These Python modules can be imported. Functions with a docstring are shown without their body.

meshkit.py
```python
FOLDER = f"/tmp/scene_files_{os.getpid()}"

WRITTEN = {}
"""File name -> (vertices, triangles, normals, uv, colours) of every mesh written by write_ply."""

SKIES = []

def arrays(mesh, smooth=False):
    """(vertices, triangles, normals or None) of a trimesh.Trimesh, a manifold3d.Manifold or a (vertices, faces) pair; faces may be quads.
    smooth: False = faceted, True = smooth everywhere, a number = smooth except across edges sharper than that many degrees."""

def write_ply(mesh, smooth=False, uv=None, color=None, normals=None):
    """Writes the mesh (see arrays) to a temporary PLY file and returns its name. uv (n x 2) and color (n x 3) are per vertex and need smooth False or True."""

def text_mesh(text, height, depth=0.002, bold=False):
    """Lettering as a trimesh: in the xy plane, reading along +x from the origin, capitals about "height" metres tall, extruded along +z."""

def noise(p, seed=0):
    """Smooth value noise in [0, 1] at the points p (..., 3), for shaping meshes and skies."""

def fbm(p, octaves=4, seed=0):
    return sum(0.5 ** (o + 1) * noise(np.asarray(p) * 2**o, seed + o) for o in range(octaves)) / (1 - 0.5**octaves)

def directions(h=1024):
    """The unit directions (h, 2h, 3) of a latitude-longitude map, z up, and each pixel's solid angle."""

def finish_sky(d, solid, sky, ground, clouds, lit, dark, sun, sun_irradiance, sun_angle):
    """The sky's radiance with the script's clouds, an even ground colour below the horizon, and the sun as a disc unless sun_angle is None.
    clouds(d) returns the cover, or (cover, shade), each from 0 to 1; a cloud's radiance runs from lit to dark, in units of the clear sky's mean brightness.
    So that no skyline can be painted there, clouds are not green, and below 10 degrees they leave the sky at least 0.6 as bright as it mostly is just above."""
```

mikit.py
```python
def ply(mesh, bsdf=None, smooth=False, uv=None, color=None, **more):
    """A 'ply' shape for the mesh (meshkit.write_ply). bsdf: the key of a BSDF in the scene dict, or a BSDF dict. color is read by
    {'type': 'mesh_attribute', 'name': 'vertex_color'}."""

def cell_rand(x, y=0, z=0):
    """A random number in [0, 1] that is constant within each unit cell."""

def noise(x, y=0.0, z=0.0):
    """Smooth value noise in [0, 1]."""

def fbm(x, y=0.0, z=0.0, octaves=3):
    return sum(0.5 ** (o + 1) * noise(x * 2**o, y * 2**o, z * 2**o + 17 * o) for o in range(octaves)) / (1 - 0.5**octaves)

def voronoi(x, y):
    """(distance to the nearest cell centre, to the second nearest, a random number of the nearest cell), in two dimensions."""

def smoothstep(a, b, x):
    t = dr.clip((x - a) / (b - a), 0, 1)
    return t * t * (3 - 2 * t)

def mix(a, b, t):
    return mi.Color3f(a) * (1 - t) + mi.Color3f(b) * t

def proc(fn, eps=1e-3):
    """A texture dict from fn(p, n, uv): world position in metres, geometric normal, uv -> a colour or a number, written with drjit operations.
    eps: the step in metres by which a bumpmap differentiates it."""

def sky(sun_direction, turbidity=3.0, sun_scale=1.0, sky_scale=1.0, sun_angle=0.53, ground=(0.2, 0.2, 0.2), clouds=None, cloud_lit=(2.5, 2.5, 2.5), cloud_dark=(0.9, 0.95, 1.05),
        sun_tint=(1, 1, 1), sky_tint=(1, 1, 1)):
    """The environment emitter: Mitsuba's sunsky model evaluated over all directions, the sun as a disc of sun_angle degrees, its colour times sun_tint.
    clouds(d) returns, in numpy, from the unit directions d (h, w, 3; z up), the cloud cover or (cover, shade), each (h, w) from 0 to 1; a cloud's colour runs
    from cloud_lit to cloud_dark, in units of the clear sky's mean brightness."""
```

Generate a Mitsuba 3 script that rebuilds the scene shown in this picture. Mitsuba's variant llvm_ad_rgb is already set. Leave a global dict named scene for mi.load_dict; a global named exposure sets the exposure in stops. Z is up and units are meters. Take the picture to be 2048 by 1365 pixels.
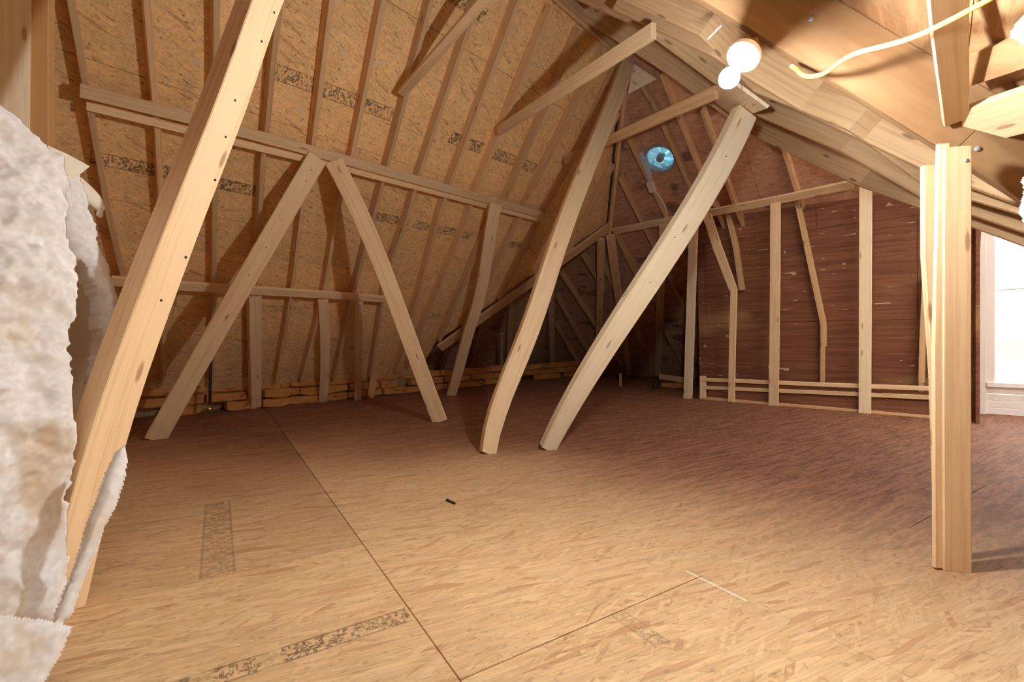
import math, random
import numpy as np, trimesh, mitsuba as mi, drjit as dr
import shapely.geometry as sg, shapely.ops as so
from scipy import ndimage
import mikit, meshkit
from mikit import noise, fbm, voronoi, cell_rand, smoothstep, mix, proc

rng = np.random.default_rng(7)
scene, labels = {}, {}
T = mi.ScalarTransform4f

# ------------------------------------------------------------------ camera, sky, light, exposure
W_PX, H_PX, F, CX, CY, EYE = 2048, 1365, 933.0, 1024.0, 685.0, 0.9
exposure = 2.0
BULB_POWER = 550.0
BULB_TINT = (0.99, 1.0, 1.0)
scene['camera'] = {
    'type': 'perspective', 'fov_axis': 'x', 'fov': math.degrees(2 * math.atan(W_PX / 2 / F)),
    'near_clip': 0.05, 'far_clip': 200.0, 'principal_point_offset_y': (CY - H_PX / 2) / H_PX,
    'to_world': T().look_at(origin=[0, 0, EYE], target=[0, 1, EYE], up=[0, 0, 1])}
scene['sky'] = mikit.sky([-0.15, -0.8, 0.6], turbidity=3.0, sun_scale=0.0, sky_scale=14.0, ground=(0.36, 0.36, 0.28), sky_tint=(1.5, 1.02, 0.68), clouds=lambda d: np.full(d.shape[:2], 0.8), cloud_lit=(0.82, 0.76, 0.68))

# ------------------------------------------------------------------ geometry of the place
C = np.array([0, 0, EYE])
def nrm(v): v = np.asarray(v, float); return v / np.linalg.norm(v)
def ray(x, y): return np.array([(x - CX) / F, 1.0, -(y - CY) / F])
def floor_at(x, y, z=0.0): d = ray(x, y); return C + d * ((z - EYE) / d[2])
def hit(pl, x, y):
    n, p = pl; d = ray(x, y); return C + d * (n @ (p - C) / (n @ d))
def at(x, y, depth): return C + ray(x, y) * depth
def off(pl, d): return (pl[0], pl[1] + pl[0] * d)
def plane(a, b, c):
    n = nrm(np.cross(b - a, c - a)); n = n if n @ (C - a) > 0 else -n
    return (n, a)

P1, P2 = floor_at(265, 845), floor_at(1100, 762)
E_A = nrm(P2 - P1)                                            # along the left eave
R_A = nrm([437 - CX, F, -(1800 - CY)])                        # down the left roof slope
A = plane(P1, P2, P1 - R_A)                                   # inner edges of the left slope's rafters
V_A = np.cross(A[0], E_A); V_A = V_A if V_A[2] > 0 else -V_A
E_B = nrm([994, -F, 0.0])                                     # along the back slope, towards the right
R_B = nrm([895, F, -975.0])
PEAK = hit(A, 1255, 125)
B = plane(PEAK, PEAK + E_B, PEAK - R_B)
V_B = np.cross(B[0], E_B); V_B = V_B if V_B[2] > 0 else -V_B
POST = floor_at(1905, 1145)
POST_TOP = POST + [0, 0, EYE + 395 * POST[1] / F]
D = plane(PEAK, PEAK + E_A, POST_TOP)                         # rafter edges of the right slope, which runs down over the camera
V_D = np.cross(D[0], E_A); V_D = V_D if V_D[2] > 0 else -V_D
K0, K1 = floor_at(1400, 804), floor_at(1872, 843)
U_K = nrm(K1 - K0)
K = plane(K0, K1, hit(B, 1560, 400))                          # knee wall on the right
K2 = off(K, -0.17)
WIN0 = floor_at(1965, 833)
N_W = nrm([-U_K[1], U_K[0], 0]); N_W = N_W if N_W @ -WIN0 > 0 else -N_W
WALL = (N_W, WIN0)

# ------------------------------------------------------------------ materials
def uv_strands(u, v, turn):
    """OSB strands: (tone of the top strand, closeness to its edge, number for odd strands)."""
    tone, edge, odd = mi.Float(0.5), mi.Float(1.0), mi.Float(0.0)
    bend = 0.35 * (fbm(u * 1.7, v * 1.7, 5.0) - 0.5)
    for k, (ang, lu, lv) in enumerate(((0.10, 0.15, 0.017), (-0.42, 0.10, 0.015), (0.55, 0.12, 0.016), (-0.05, 0.17, 0.021))):
        c, s = math.cos(ang + turn), math.sin(ang + turn)
        x, y = (u * c + v * s) / lu + 31.7 * k, (-u * s + v * c + 0.1 * bend + 0.012 * noise(u * 9 + 3 * k, v * 9, k)) / lv + 17.3 * k
        a, b, w = voronoi(x, y)
        use = (w > 0.5) if k else (w > -1)
        tone = dr.select(use, dr.clip((w - 0.5) / 0.5 if k else w, 0, 1), tone)
        edge = dr.select(use, b - a, edge)
        odd = dr.select(use, w * 7.31 - dr.floor(w * 7.31), odd)
    return tone, edge, odd

def osb_colour(light, mid, red, dark, turn=0.0, fleck_amount=0.5, chips=0.93, edges=0.20, mottle=0.0):
    def f(u, v):
        tone, edge, odd = uv_strands(u, v, turn)
        c, s = math.cos(turn), math.sin(turn)
        gu, gv = u * c + v * s, -u * s + v * c
        k = mix(mid, light, 0.25 + 0.6 * tone)
        k = mix(k, red, mi.Float(odd > chips) * 0.55)
        k = mix(k, dark, (1 - smoothstep(0.0, 0.10, edge)) * edges)
        k = k * (0.90 + 0.2 * noise(gu * 14, gv * 230))
        if mottle:
            k = k * (1 - mottle + 2 * mottle * (0.5 * noise(u * 75, v * 75, 3.0) + 0.5 * fbm(u * 16, v * 16, 8.0)))
            k = mix(k, (0.78, 0.62, 0.40), smoothstep(0.76, 0.84, noise(gu * 11, gv * 30, 6.0)) * 0.4)
        fleck = smoothstep(0.82, 0.92, noise(gu * 34 + 9, gv * 150))
        k = mix(k, dark, fleck * fleck_amount)
        return k * (0.88 + 0.24 * fbm(u * 1.3, v * 1.3, 4.0))
    return f

def stamp(u, v, v0, h, seed, seg=0.62, keep=0.35, fine=95):
    """Worn, illegible ink print: a band of broken marks."""
    s = dr.floor(u / seg)
    on = mi.Float(cell_rand(s, seed) > keep)
    if keep < -0.5: on = mi.Float(1.0)
    wide = 0.55 + 0.4 * cell_rand(s, seed + 1)
    fu = u / seg - s
    inside = mi.Float(dr.abs(v - v0) < h / 2)
    if keep > -0.5: inside = inside * mi.Float(fu > 0.06) * mi.Float(fu < wide)
    gx, gy = dr.floor(u / 0.011), dr.floor((v - v0 + h / 2) / (h / 4.0))
    marks = smoothstep(0.40, 0.52, 0.6 * noise(u * fine + seed, v * fine) + 0.4 * noise(u * fine * 2.3, v * fine * 2.3, seed)) * mi.Float(cell_rand(gx, gy, seed) > 0.30)
    frame = mi.Float(dr.abs(dr.abs(v - v0) - h * 0.46) < 0.004)
    return on * inside * dr.maximum(marks, frame * 0.7) * (0.65 + 0.35 * noise(u * 9, v * 9, seed))

roof_osb = osb_colour((0.86, 0.585, 0.28), (0.77, 0.49, 0.215), (0.52, 0.26, 0.12), (0.14, 0.065, 0.03), -0.35, 0.6, 0.965, 0.10, 0.22)
INK = (0.035, 0.024, 0.02)
def f_roof(p, n, uv):
    u, v = uv.x, uv.y
    c = roof_osb(u, v)
    c = c * (0.90 + 0.16 * cell_rand(dr.floor(v / 1.15), dr.floor(u / 2.44), 5))
    def span(*ab): return dr.clip(sum(mi.Float(u > a) * mi.Float(u < b) for a, b in ab), 0, 1)
    ink = stamp(u, v, 4.10 + 0.03 * u, 0.13, 3.0, seg=0.80, keep=-1.0) * span((0.42, 1.68), (2.28, 2.75), (2.82, 3.7), (-2.6, -1.7))
    ink = ink + stamp(u, v, 3.03 + 0.012 * u, 0.11, 8.0, seg=0.75, keep=-1.0) * span((-0.55, 0.02), (0.30, 0.62), (1.6, 2.3), (2.36, 3.3), (4.0, 4.5))
    ink = ink + stamp(u, v, 5.30, 0.13, 12.0, seg=0.6, keep=-1.0) * span((1.45, 2.05), (4.4, 4.7), (-1.9, -1.2))
    ink = ink + stamp(u, v, 1.62, 0.10, 15.0, seg=0.6, keep=-1.0) * span((3.3, 3.7), (1.0, 1.5)) * 0.6
    return mix(c, INK, dr.clip(ink, 0, 1) * 0.85)

floor_osb = osb_colour((0.76, 0.55, 0.305), (0.58, 0.37, 0.178), (0.47, 0.23, 0.10), (0.20, 0.10, 0.045), 1.45, 0.3)
def f_floor(p, n, uv):
    u, v = uv.x, uv.y
    left = mi.Float(v > 0) * mi.Float(u > 0.385)
    red_mix = smoothstep(1.3, 4.6, p.y + 0.72 * dr.maximum(p.x, 0) + 0.32 * dr.minimum(p.x, 0) + 0.6 * left + 0.9 * (fbm(u * 0.9, v * 0.9, 2.0) - 0.5))  # floor goes from tan to darker red brown towards the back and right
    tan_osb = floor_osb(u, v)
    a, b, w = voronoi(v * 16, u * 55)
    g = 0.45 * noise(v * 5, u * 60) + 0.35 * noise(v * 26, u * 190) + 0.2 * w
    red_brown = mix((0.145, 0.060, 0.036), (0.285, 0.136, 0.076), smoothstep(0.15, 0.85, g))
    red_brown = mix(red_brown, (0.12, 0.05, 0.03), smoothstep(0.80, 0.9, noise(v * 22, u * 110, 3.0)) * 0.5)
    c = mix(tan_osb, red_brown, red_mix)
    ink = stamp(v + 0.1, u, -0.232, 0.080, 21.0, seg=0.50, keep=-1.0, fine=170) * (0.35 + 0.65 * mi.Float(cell_rand(dr.floor(v / 0.055), 4) > 0.25)) * mi.Float(v > 0.012) * mi.Float(v < 1.1)
    ink = ink + 0.7 * stamp(u, v, 0.54, 0.12, 33.0, seg=3.0, keep=-1.0, fine=260) * mi.Float(u > 0.395) * mi.Float(u < 1.35)
    ink = ink + 0.6 * stamp(u + 0.2, v, -0.57, 0.06, 35.0, seg=3.0, keep=-1.0, fine=260) * mi.Float(u > -0.78) * mi.Float(u < -0.60)
    c = mix(c, INK, dr.clip(ink, 0, 1) * 0.75)
    chalk = mi.Float(dr.abs(v + 1.0) < 0.0035) * mi.Float(u > -0.78) * mi.Float(u < -0.53)
    return mix(c, (0.85, 0.78, 0.62), chalk * 0.8)

def f_red(p, n, uv):
    u, v = uv.x, uv.y
    w = v + 0.03 * noise(u * 1.5, v * 3)
    g = 0.55 * noise(u * 2.2, w * 42) + 0.45 * noise(u * 7, w * 150)
    c = mix((0.17, 0.064, 0.034), (0.265, 0.113, 0.058), smoothstep(0.15, 0.85, g))
    c = mix(c, (0.45, 0.27, 0.12), smoothstep(0.66, 0.85, fbm(u * 0.9, v * 2.6, 3.0)) * 0.55)
    c = mix(c, (0.75, 0.62, 0.42), smoothstep(0.93, 0.95, noise(u * 9, v * 34, 7.0)) * 0.6)
    return c

def f_back(p, n, uv):
    u, v = uv.x, uv.y
    a, b, w = voronoi(u * 14, v * 30)
    g = fbm(u * 9, v * 26, 1.0)
    c = mix((0.42, 0.22, 0.135), (0.66, 0.40, 0.25), 0.6 * g + 0.4 * w)
    c = c * (0.85 + 0.3 * noise(u * 60, v * 110))
    c = mix(c, (0.075, 0.035, 0.025), smoothstep(0.68, 0.8, fbm(u * 3.1 + 5, v * 5.2, 9.0)) * 0.6)
    return c

def f_ply(p, n, uv):
    u, v = uv.x, uv.y
    w = v + 0.09 * fbm(u * 1.3, v * 2.0, 2.0)
    ring = fbm(u * 1.2, w * 12, 5.0)
    c = mix((0.25, 0.13, 0.058), (0.36, 0.215, 0.105), smoothstep(0.25, 0.75, ring))
    c = mix(c, (0.30, 0.13, 0.05), smoothstep(0.64, 0.75, noise(u * 5, w * 65)) * 0.5)
    return c * (0.9 + 0.2 * noise(u * 40, v * 300))

def lumber(base, deep, knot):
    def f(p, n, uv):
        u, v = uv.x, uv.y
        b = dr.floor(v / 10)
        t = cell_rand(b, 3)
        w = v - b * 10 + 0.012 * fbm(u * 2.3, v * 4, b)
        g = 0.6 * noise(u * 1.4, w * 75, b) + 0.4 * noise(u * 6, w * 260, b)
        c = mix(deep, base, smoothstep(0.12, 0.62, g))
        a, q, k = voronoi(u * 2.1 + b * 3.3, w * 9)
        c = mix(c, knot, mi.Float(k > 0.72) * (1 - smoothstep(0.05, 0.11, a)) * 0.8)
        return c * (0.84 + 0.30 * t)
    return f

def f_lvl(p, n, uv):
    u, v = uv.x, uv.y
    g = fbm(u * 3, v * 22, 3.0)
    c = mix((0.28, 0.155, 0.07), (0.36, 0.22, 0.108), smoothstep(0.2, 0.8, g))
    a, b, k = voronoi(u * 3.1, v * 9)
    return mix(c, (0.42, 0.2, 0.08), mi.Float(k > 0.7) * (1 - smoothstep(0.1, 0.3, a)) * 0.35)

def f_fluff(p, n, uv):
    u, v = uv.x, uv.y
    t = fbm(u * 4.2, v * 2.6, 6.0, 4)
    c = mix((0.75, 0.755, 0.745), (0.60, 0.49, 0.34), smoothstep(0.66, 0.80, t) * 0.8)
    c = mix(c, (0.36, 0.27, 0.19), smoothstep(0.68, 0.80, fbm(u * 7 + 3, v * 3.0, 1.0, 4)) * 0.55)
    return c * (0.92 + 0.14 * noise(u * 90, v * 90))

def f_orange(p, n, uv):
    u, v = uv.x, uv.y
    g = fbm(u * 3, v * 30, 2.0)
    c = mix((0.42, 0.17, 0.045), (0.68, 0.34, 0.10), g)
    return mix(c, (0.12, 0.05, 0.02), smoothstep(0.66, 0.8, fbm(u * 8, v * 14, 8.0)) * 0.6)

def matte(name, fn, rough=0.75, spec=0.25, bump=None, eps=1e-3):
    m = {'type': 'principled', 'base_color': proc(fn) if callable(fn) else {'type': 'rgb', 'value': list(fn)}, 'roughness': rough, 'specular': spec}
    if bump:
        m = {'type': 'bumpmap', 'arbitrary': proc(bump, eps), 'scale': 1.0, 'nested_bsdf': m}
    scene[name] = {'type': 'twosided', 'bsdf': m}
matte('mat_roof', f_roof, 0.8)
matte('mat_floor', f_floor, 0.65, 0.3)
matte('mat_red', f_red, 0.7)
matte('mat_back', f_back, 0.8)
matte('mat_ply', f_ply, 0.7)
matte('mat_pine', lumber((0.77, 0.575, 0.345), (0.68, 0.475, 0.26), (0.36, 0.19, 0.09)), 0.62, 0.3)
matte('mat_rafter', lumber((0.68, 0.455, 0.245), (0.56, 0.355, 0.18), (0.24, 0.12, 0.06)), 0.7)
matte('mat_white_pine', lumber((0.85, 0.72, 0.50), (0.78, 0.62, 0.39), (0.42, 0.26, 0.13)), 0.6, 0.3)
matte('mat_tan', lumber((0.70, 0.41, 0.17), (0.62, 0.35, 0.14), (0.5, 0.26, 0.1)), 0.6, 0.3)
matte('mat_lvl', f_lvl, 0.6, 0.3)
matte('mat_fluff', f_fluff, 0.95, 0.1)
matte('mat_orange', f_orange, 0.7)
matte('mat_kraft', (0.55, 0.44, 0.31), 0.7)
matte('mat_paper', (0.74, 0.68, 0.55), 0.6)
matte('mat_porcelain', (0.86, 0.86, 0.85), 0.2, 0.5)
matte('mat_cable', (0.66, 0.56, 0.10), 0.4, 0.4)
matte('mat_dark', (0.035, 0.025, 0.022), 0.5)
matte('mat_steel', (0.30, 0.33, 0.36), 0.4)
matte('mat_zinc', (0.55, 0.60, 0.66), 0.45)
matte('mat_white', (0.82, 0.80, 0.77), 0.5)
matte('mat_grass', (0.42, 0.45, 0.28), 0.9)
scene['mat_brass'] = {'type': 'principled', 'base_color': {'type': 'rgb', 'value': [0.75, 0.62, 0.32]}, 'metallic': 1.0, 'roughness': 0.3}
scene['mat_pane'] = {'type': 'thindielectric'}
scene['mat_blade'] = {'type': 'principledthin', 'base_color': {'type': 'rgb', 'value': [0.86, 0.96, 0.98]}, 'diff_trans': 1.1, 'roughness': 0.5}
scene['mat_hood'] = {'type': 'principledthin', 'base_color': {'type': 'rgb', 'value': [0.20, 0.56, 0.74]}, 'diff_trans': 1.0, 'roughness': 0.6}

# ------------------------------------------------------------------ mesh helpers
def numbered(key):
    if key not in scene and not any(k.startswith(key + '__') for k in scene):
        return key
    k = 1
    while f'{key}_{k:03d}' in scene or any(q.startswith(f'{key}_{k:03d}__') for q in scene):
        k += 1
    return f'{key}_{k:03d}'
def put(key, mesh, mat, smooth=False, uv=None, **more):
    key = numbered(key)
    scene[key] = mikit.ply(mesh, mat, smooth, uv=uv, **more)
    return key
def tag(key, label=None, cat=None, group=None, kind=None):
    d = labels.setdefault(key, {})
    for k, v in (('label', label), ('category', cat), ('group', group), ('kind', kind)):
        if v: d[k] = v
    return key

N_BOARD = 0
def board_mesh(pts, wdir, width, ndir, thick, aw=0.5, an=0.0, cham=0.004):
    """A board swept along pts: it reaches from -aw*width to (1-aw)*width along wdir and from -an*thick to (1-an)*thick along ndir."""
    global N_BOARD
    N_BOARD += 1
    pts = np.asarray(pts, float); n = len(pts)
    wd = np.broadcast_to(np.asarray(wdir, float), (n, 3)); nd = np.broadcast_to(np.asarray(ndir, float), (n, 3))
    w = np.broadcast_to(np.asarray(width, float), (n,)); t = np.broadcast_to(np.asarray(thick, float), (n,))
    c = cham
    ring = []
    for sx, sy, dx, dy in ((0, 0, c, 0), (1, 0, -c, 0), (1, 0, 0, c), (1, 1, 0, -c), (1, 1, -c, 0), (0, 1, c, 0), (0, 1, 0, -c), (0, 0, 0, c)):
        ring.append(pts + wd * ((sx - aw) * w + dx)[:, None] + nd * ((sy - an) * t + dy)[:, None])
    ring = np.stack(ring, 1)                                   # n x 8 x 3
    s = np.concatenate([[0], np.cumsum(np.linalg.norm(np.diff(pts, axis=0), axis=1))])
    per = np.concatenate([[0], np.cumsum(np.linalg.norm(np.diff(np.concatenate([ring[0], ring[0][:1]]), axis=0), axis=1))]) + 10 * N_BOARD + 1
    V, UV, Fc = [], [], []
    for k in range(8):
        b = len(V); j = (k + 1) % 8
        for i in range(n):
            V += [ring[i, k], ring[i, j]]; UV += [(s[i], per[k]), (s[i], per[k + 1])]
        for i in range(n - 1):
            q = b + 2 * i
            Fc += [(q, q + 1, q + 3), (q, q + 3, q + 2)]
    for i, flip in ((0, True), (n - 1, False)):
        b = len(V)
        V += list(ring[i]); UV += [(per[0] + 0.02 * k, per[0] + 0.3 + 0.02 * (k % 3)) for k in range(8)]
        for k in range(1, 7):
            Fc.append((b, b + k + 1, b + k) if flip else (b, b + k, b + k + 1))
    V, Fc = np.array(V), np.array(Fc)
    m = trimesh.Trimesh(V, Fc, process=False)
    if m.volume < 0: Fc = Fc[:, ::-1]
    return (V, Fc), np.array(UV)
def add_board(key, mat, *a, **k):
    m, uv = board_mesh(*a, **k)
    return put(key, m, mat, uv=uv)

def line3(px, p0, p1):
    """A line of picture points, as a path from p0 to p1 in the place: depth changes evenly along it."""
    px = np.asarray(px, float)
    s = np.concatenate([[0], np.cumsum(np.linalg.norm(np.diff(px, axis=0), axis=1))]); s /= s[-1]
    return [at(x, y, 1 / ((1 - q) / p0[1] + q / p1[1])) for (x, y), q in zip(px, s)]
def face_dirs(pts, roll=0.0):
    """(width direction, normal towards the camera) of a board seen flat on, turned by roll about its length."""
    pts = np.asarray(pts); t = nrm(pts[-1] - pts[0]); m = pts.mean(0)
    n = nrm((C - m) - ((C - m) @ t) * t); w = np.cross(n, t)
    if w[0] < 0: w = -w
    c, s = math.cos(roll), math.sin(roll)
    return nrm(w * c - n * s), nrm(n * c + w * s)
def brace(key, mat, px, p0, p1, width, thick=0.038, roll=0.0, an=1.0, cham=0.004, nails=()):
    if len(px) > 2:
        from scipy.interpolate import PchipInterpolator
        s_ = np.concatenate([[0], np.cumsum(np.linalg.norm(np.diff(np.asarray(px, float), axis=0), axis=1))]); q_ = np.linspace(0, s_[-1], 20)
        if np.ndim(width): width = PchipInterpolator(s_, width)(q_)
        px = spline(px, 20)
    pts = line3(px, p0, p1)
    w, n = face_dirs(pts, roll)
    key = numbered(key)
    if nails:
        add_board(key + '__board', mat, pts, w, width, n, thick, 0.5, an, cham)
        mid = np.asarray(pts[len(pts) // 2])
        for q in nails:
            dd = [np.linalg.norm(np.array(q) - x_) for x_ in px]; near = np.asarray(pts[int(np.argmin(dd))])
            put(key + '__nail', lathe([(0, 0.003), (0.0045, 0.002), (0.005, -0.002), (0, -0.002)], hit((n, near), *q), n, 8), 'mat_dark', True)
        return key
    return add_board(key, mat, pts, w, width, n, thick, 0.5, an, cham)
def on(pl, px): return [hit(pl, *q) for q in px]

def frame2(pl, u):
    n = pl[0]; v = np.cross(n, u); v = v if v[2] > 0 else -v
    return u, nrm(v)
def sheet(key, mat, poly, o, u, v, n, thick):
    """A flat panel: the polygon lies in the plane (o; u, v), its face towards n, its body behind it."""
    out = []
    for g in (poly.geoms if hasattr(poly, 'geoms') else [poly]):
        if g.is_empty or g.geom_type != 'Polygon' or g.area < 1e-4: continue
        m = trimesh.creation.extrude_polygon(g, thick)
        q = np.asarray(m.vertices)
        X = o + q[:, :1] * u + q[:, 1:2] * v - n * q[:, 2:3]
        f = np.asarray(m.faces)
        if np.linalg.det(np.stack([u, v, -n])) < 0: f = f[:, ::-1]
        out.append(put(key, (X, f), mat, uv=q[:, :2].copy()))
    return out
def panels(key, mat, poly, o, u, v, n, rows, length, thick=0.011, gap=0.004, shift=0.0, start=-40.0):
    for i, (a, b) in enumerate(zip(rows[:-1], rows[1:])):
        x = start + shift * (i % 2)
        while x < 40:
            cell = sg.box(x + gap / 2, a + gap / 2, x + length - gap / 2, b - gap / 2)
            if cell.intersects(poly): sheet(key, mat, cell.intersection(poly), o, u, v, n, thick)
            x += length
def coords(pts, o, u, v): return [((p - o) @ u, (p - o) @ v) for p in pts]

def fluffy(pl, u, v, px, thick, step=0.008, ragged=0.02, seed=0, fine=0.012):
    """A torn batt of insulation: a lumpy cushion over a ragged outline on the plane."""
    o = pl[1]; n = pl[0]
    pol = sg.Polygon(coords(on(pl, px), o, u, v)).buffer(0)
    x0, y0, x1, y1 = pol.bounds
    xs, ys = np.arange(x0 - 0.05, x1 + 0.05, step), np.arange(y0 - 0.05, y1 + 0.05, step)
    X, Y = np.meshgrid(xs, ys, indexing='ij')
    P = np.stack([X.ravel(), Y.ravel(), np.full(X.size, seed * 3.1)], 1)
    def nz(f, off_): return (np.asarray(meshkit.fbm(P * [f, f, 1] + off_)).reshape(X.shape))
    wx, wy = nz(14, 1.0), nz(14, 9.0)
    jx, jy = nz(60, 4.0), nz(60, 7.0)
    XX, YY = X + ragged * 2 * (wx - wx.mean()) + ragged * (jx - jx.mean()), Y + ragged * 2 * (wy - wy.mean()) + ragged * (jy - jy.mean())
    import shapely
    inside = shapely.contains_xy(pol, XX.ravel(), YY.ravel()).reshape(X.shape)
    dist = ndimage.distance_transform_edt(inside) * step
    q = np.clip(dist / (thick * 0.9), 0, 1)
    lump = 1.3 * nz(5, 2.0); lump -= lump.mean(); mid = nz(16, 5.0); mid -= mid.mean(); sm = nz(55, 6.0); sm -= sm.mean()
    h = thick * (np.sqrt(q * (2 - q)) + q * 1.3 * lump + q * 0.75 * mid) + fine * sm * (q > 0)
    edge = inside & (ndimage.minimum_filter(inside.astype(int), 3) == 0)
    h[edge] = 0
    idx = -np.ones(X.shape, int); idx[inside] = np.arange(inside.sum())
    a, b, c, d = idx[:-1, :-1], idx[1:, :-1], idx[1:, 1:], idx[:-1, 1:]
    ok = (a >= 0) & (b >= 0) & (c >= 0) & (d >= 0)
    tri = np.concatenate([np.stack([a, b, c], -1)[ok], np.stack([a, c, d], -1)[ok]])
    m = inside.sum()
    x, y, hh = X[inside], Y[inside], h[inside]
    front = o + x[:, None] * u + y[:, None] * v + n * hh[:, None]
    back = o + x[:, None] * u + y[:, None] * v - n * (0.25 * hh[:, None])
    V = np.concatenate([front, back]); Fc = np.concatenate([tri, tri[:, ::-1] + m])
    mesh = trimesh.Trimesh(V, Fc, process=False)
    used = np.unique(Fc); remap = -np.ones(len(V), int); remap[used] = np.arange(len(used))
    V, Fc = V[used], remap[Fc]
    uv = np.concatenate([np.stack([x, y], 1)] * 2)[used]
    if np.linalg.det(np.stack([u, v, n])) < 0: Fc = Fc[:, ::-1]
    return (V, Fc), uv

def tube_mesh(pts, r, sides=10, flat=1.0, up=(0, 0, 1)):
    p = np.asarray(pts, float); t = np.gradient(p, axis=0); t /= np.linalg.norm(t, axis=1, keepdims=True)
    a = np.cross(t, up); a /= np.linalg.norm(a, axis=1, keepdims=True); b = np.cross(a, t)
    r = np.broadcast_to(np.asarray(r, float), (len(p),))
    ang = np.arange(sides) * 2 * np.pi / sides
    V = p[:, None] + r[:, None, None] * (np.cos(ang)[None, :, None] * a[:, None] * flat + np.sin(ang)[None, :, None] * b[:, None])
    i, j = np.meshgrid(np.arange(len(p) - 1), np.arange(sides), indexing='ij')
    k = (j + 1) % sides
    q = np.stack([i * sides + j, i * sides + k, (i + 1) * sides + k, (i + 1) * sides + j], -1).reshape(-1, 4)
    V = np.concatenate([V.reshape(-1, 3), p[:1], p[-1:]]); n = len(V)
    caps = [(n - 2, (s + 1) % sides, s) for s in range(sides)] + [(n - 1, (len(p) - 1) * sides + s, (len(p) - 1) * sides + (s + 1) % sides) for s in range(sides)]
    f = np.vstack([q[:, [0, 1, 2]], q[:, [0, 2, 3]], caps])
    m = trimesh.Trimesh(V, f, process=False)
    return (V, f[:, ::-1] if m.volume < 0 else f)
def spline(px, n=60):
    from scipy.interpolate import CubicSpline
    p = np.asarray(px, float); s = np.concatenate([[0], np.cumsum(np.linalg.norm(np.diff(p, axis=0), axis=1))])
    return CubicSpline(s, p)(np.linspace(0, s[-1], n))
def lathe(profile, o, axis, sections=40):
    axis = nrm(axis); m = trimesh.creation.revolve(np.asarray(profile, float), sections=sections)
    x = nrm(np.cross(axis, [0.3, 0.9, 0.1])); y = np.cross(axis, x)
    v = np.asarray(m.vertices)
    return trimesh.Trimesh(o + v[:, :1] * x + v[:, 1:2] * y + v[:, 2:3] * axis, m.faces, process=False)
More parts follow.
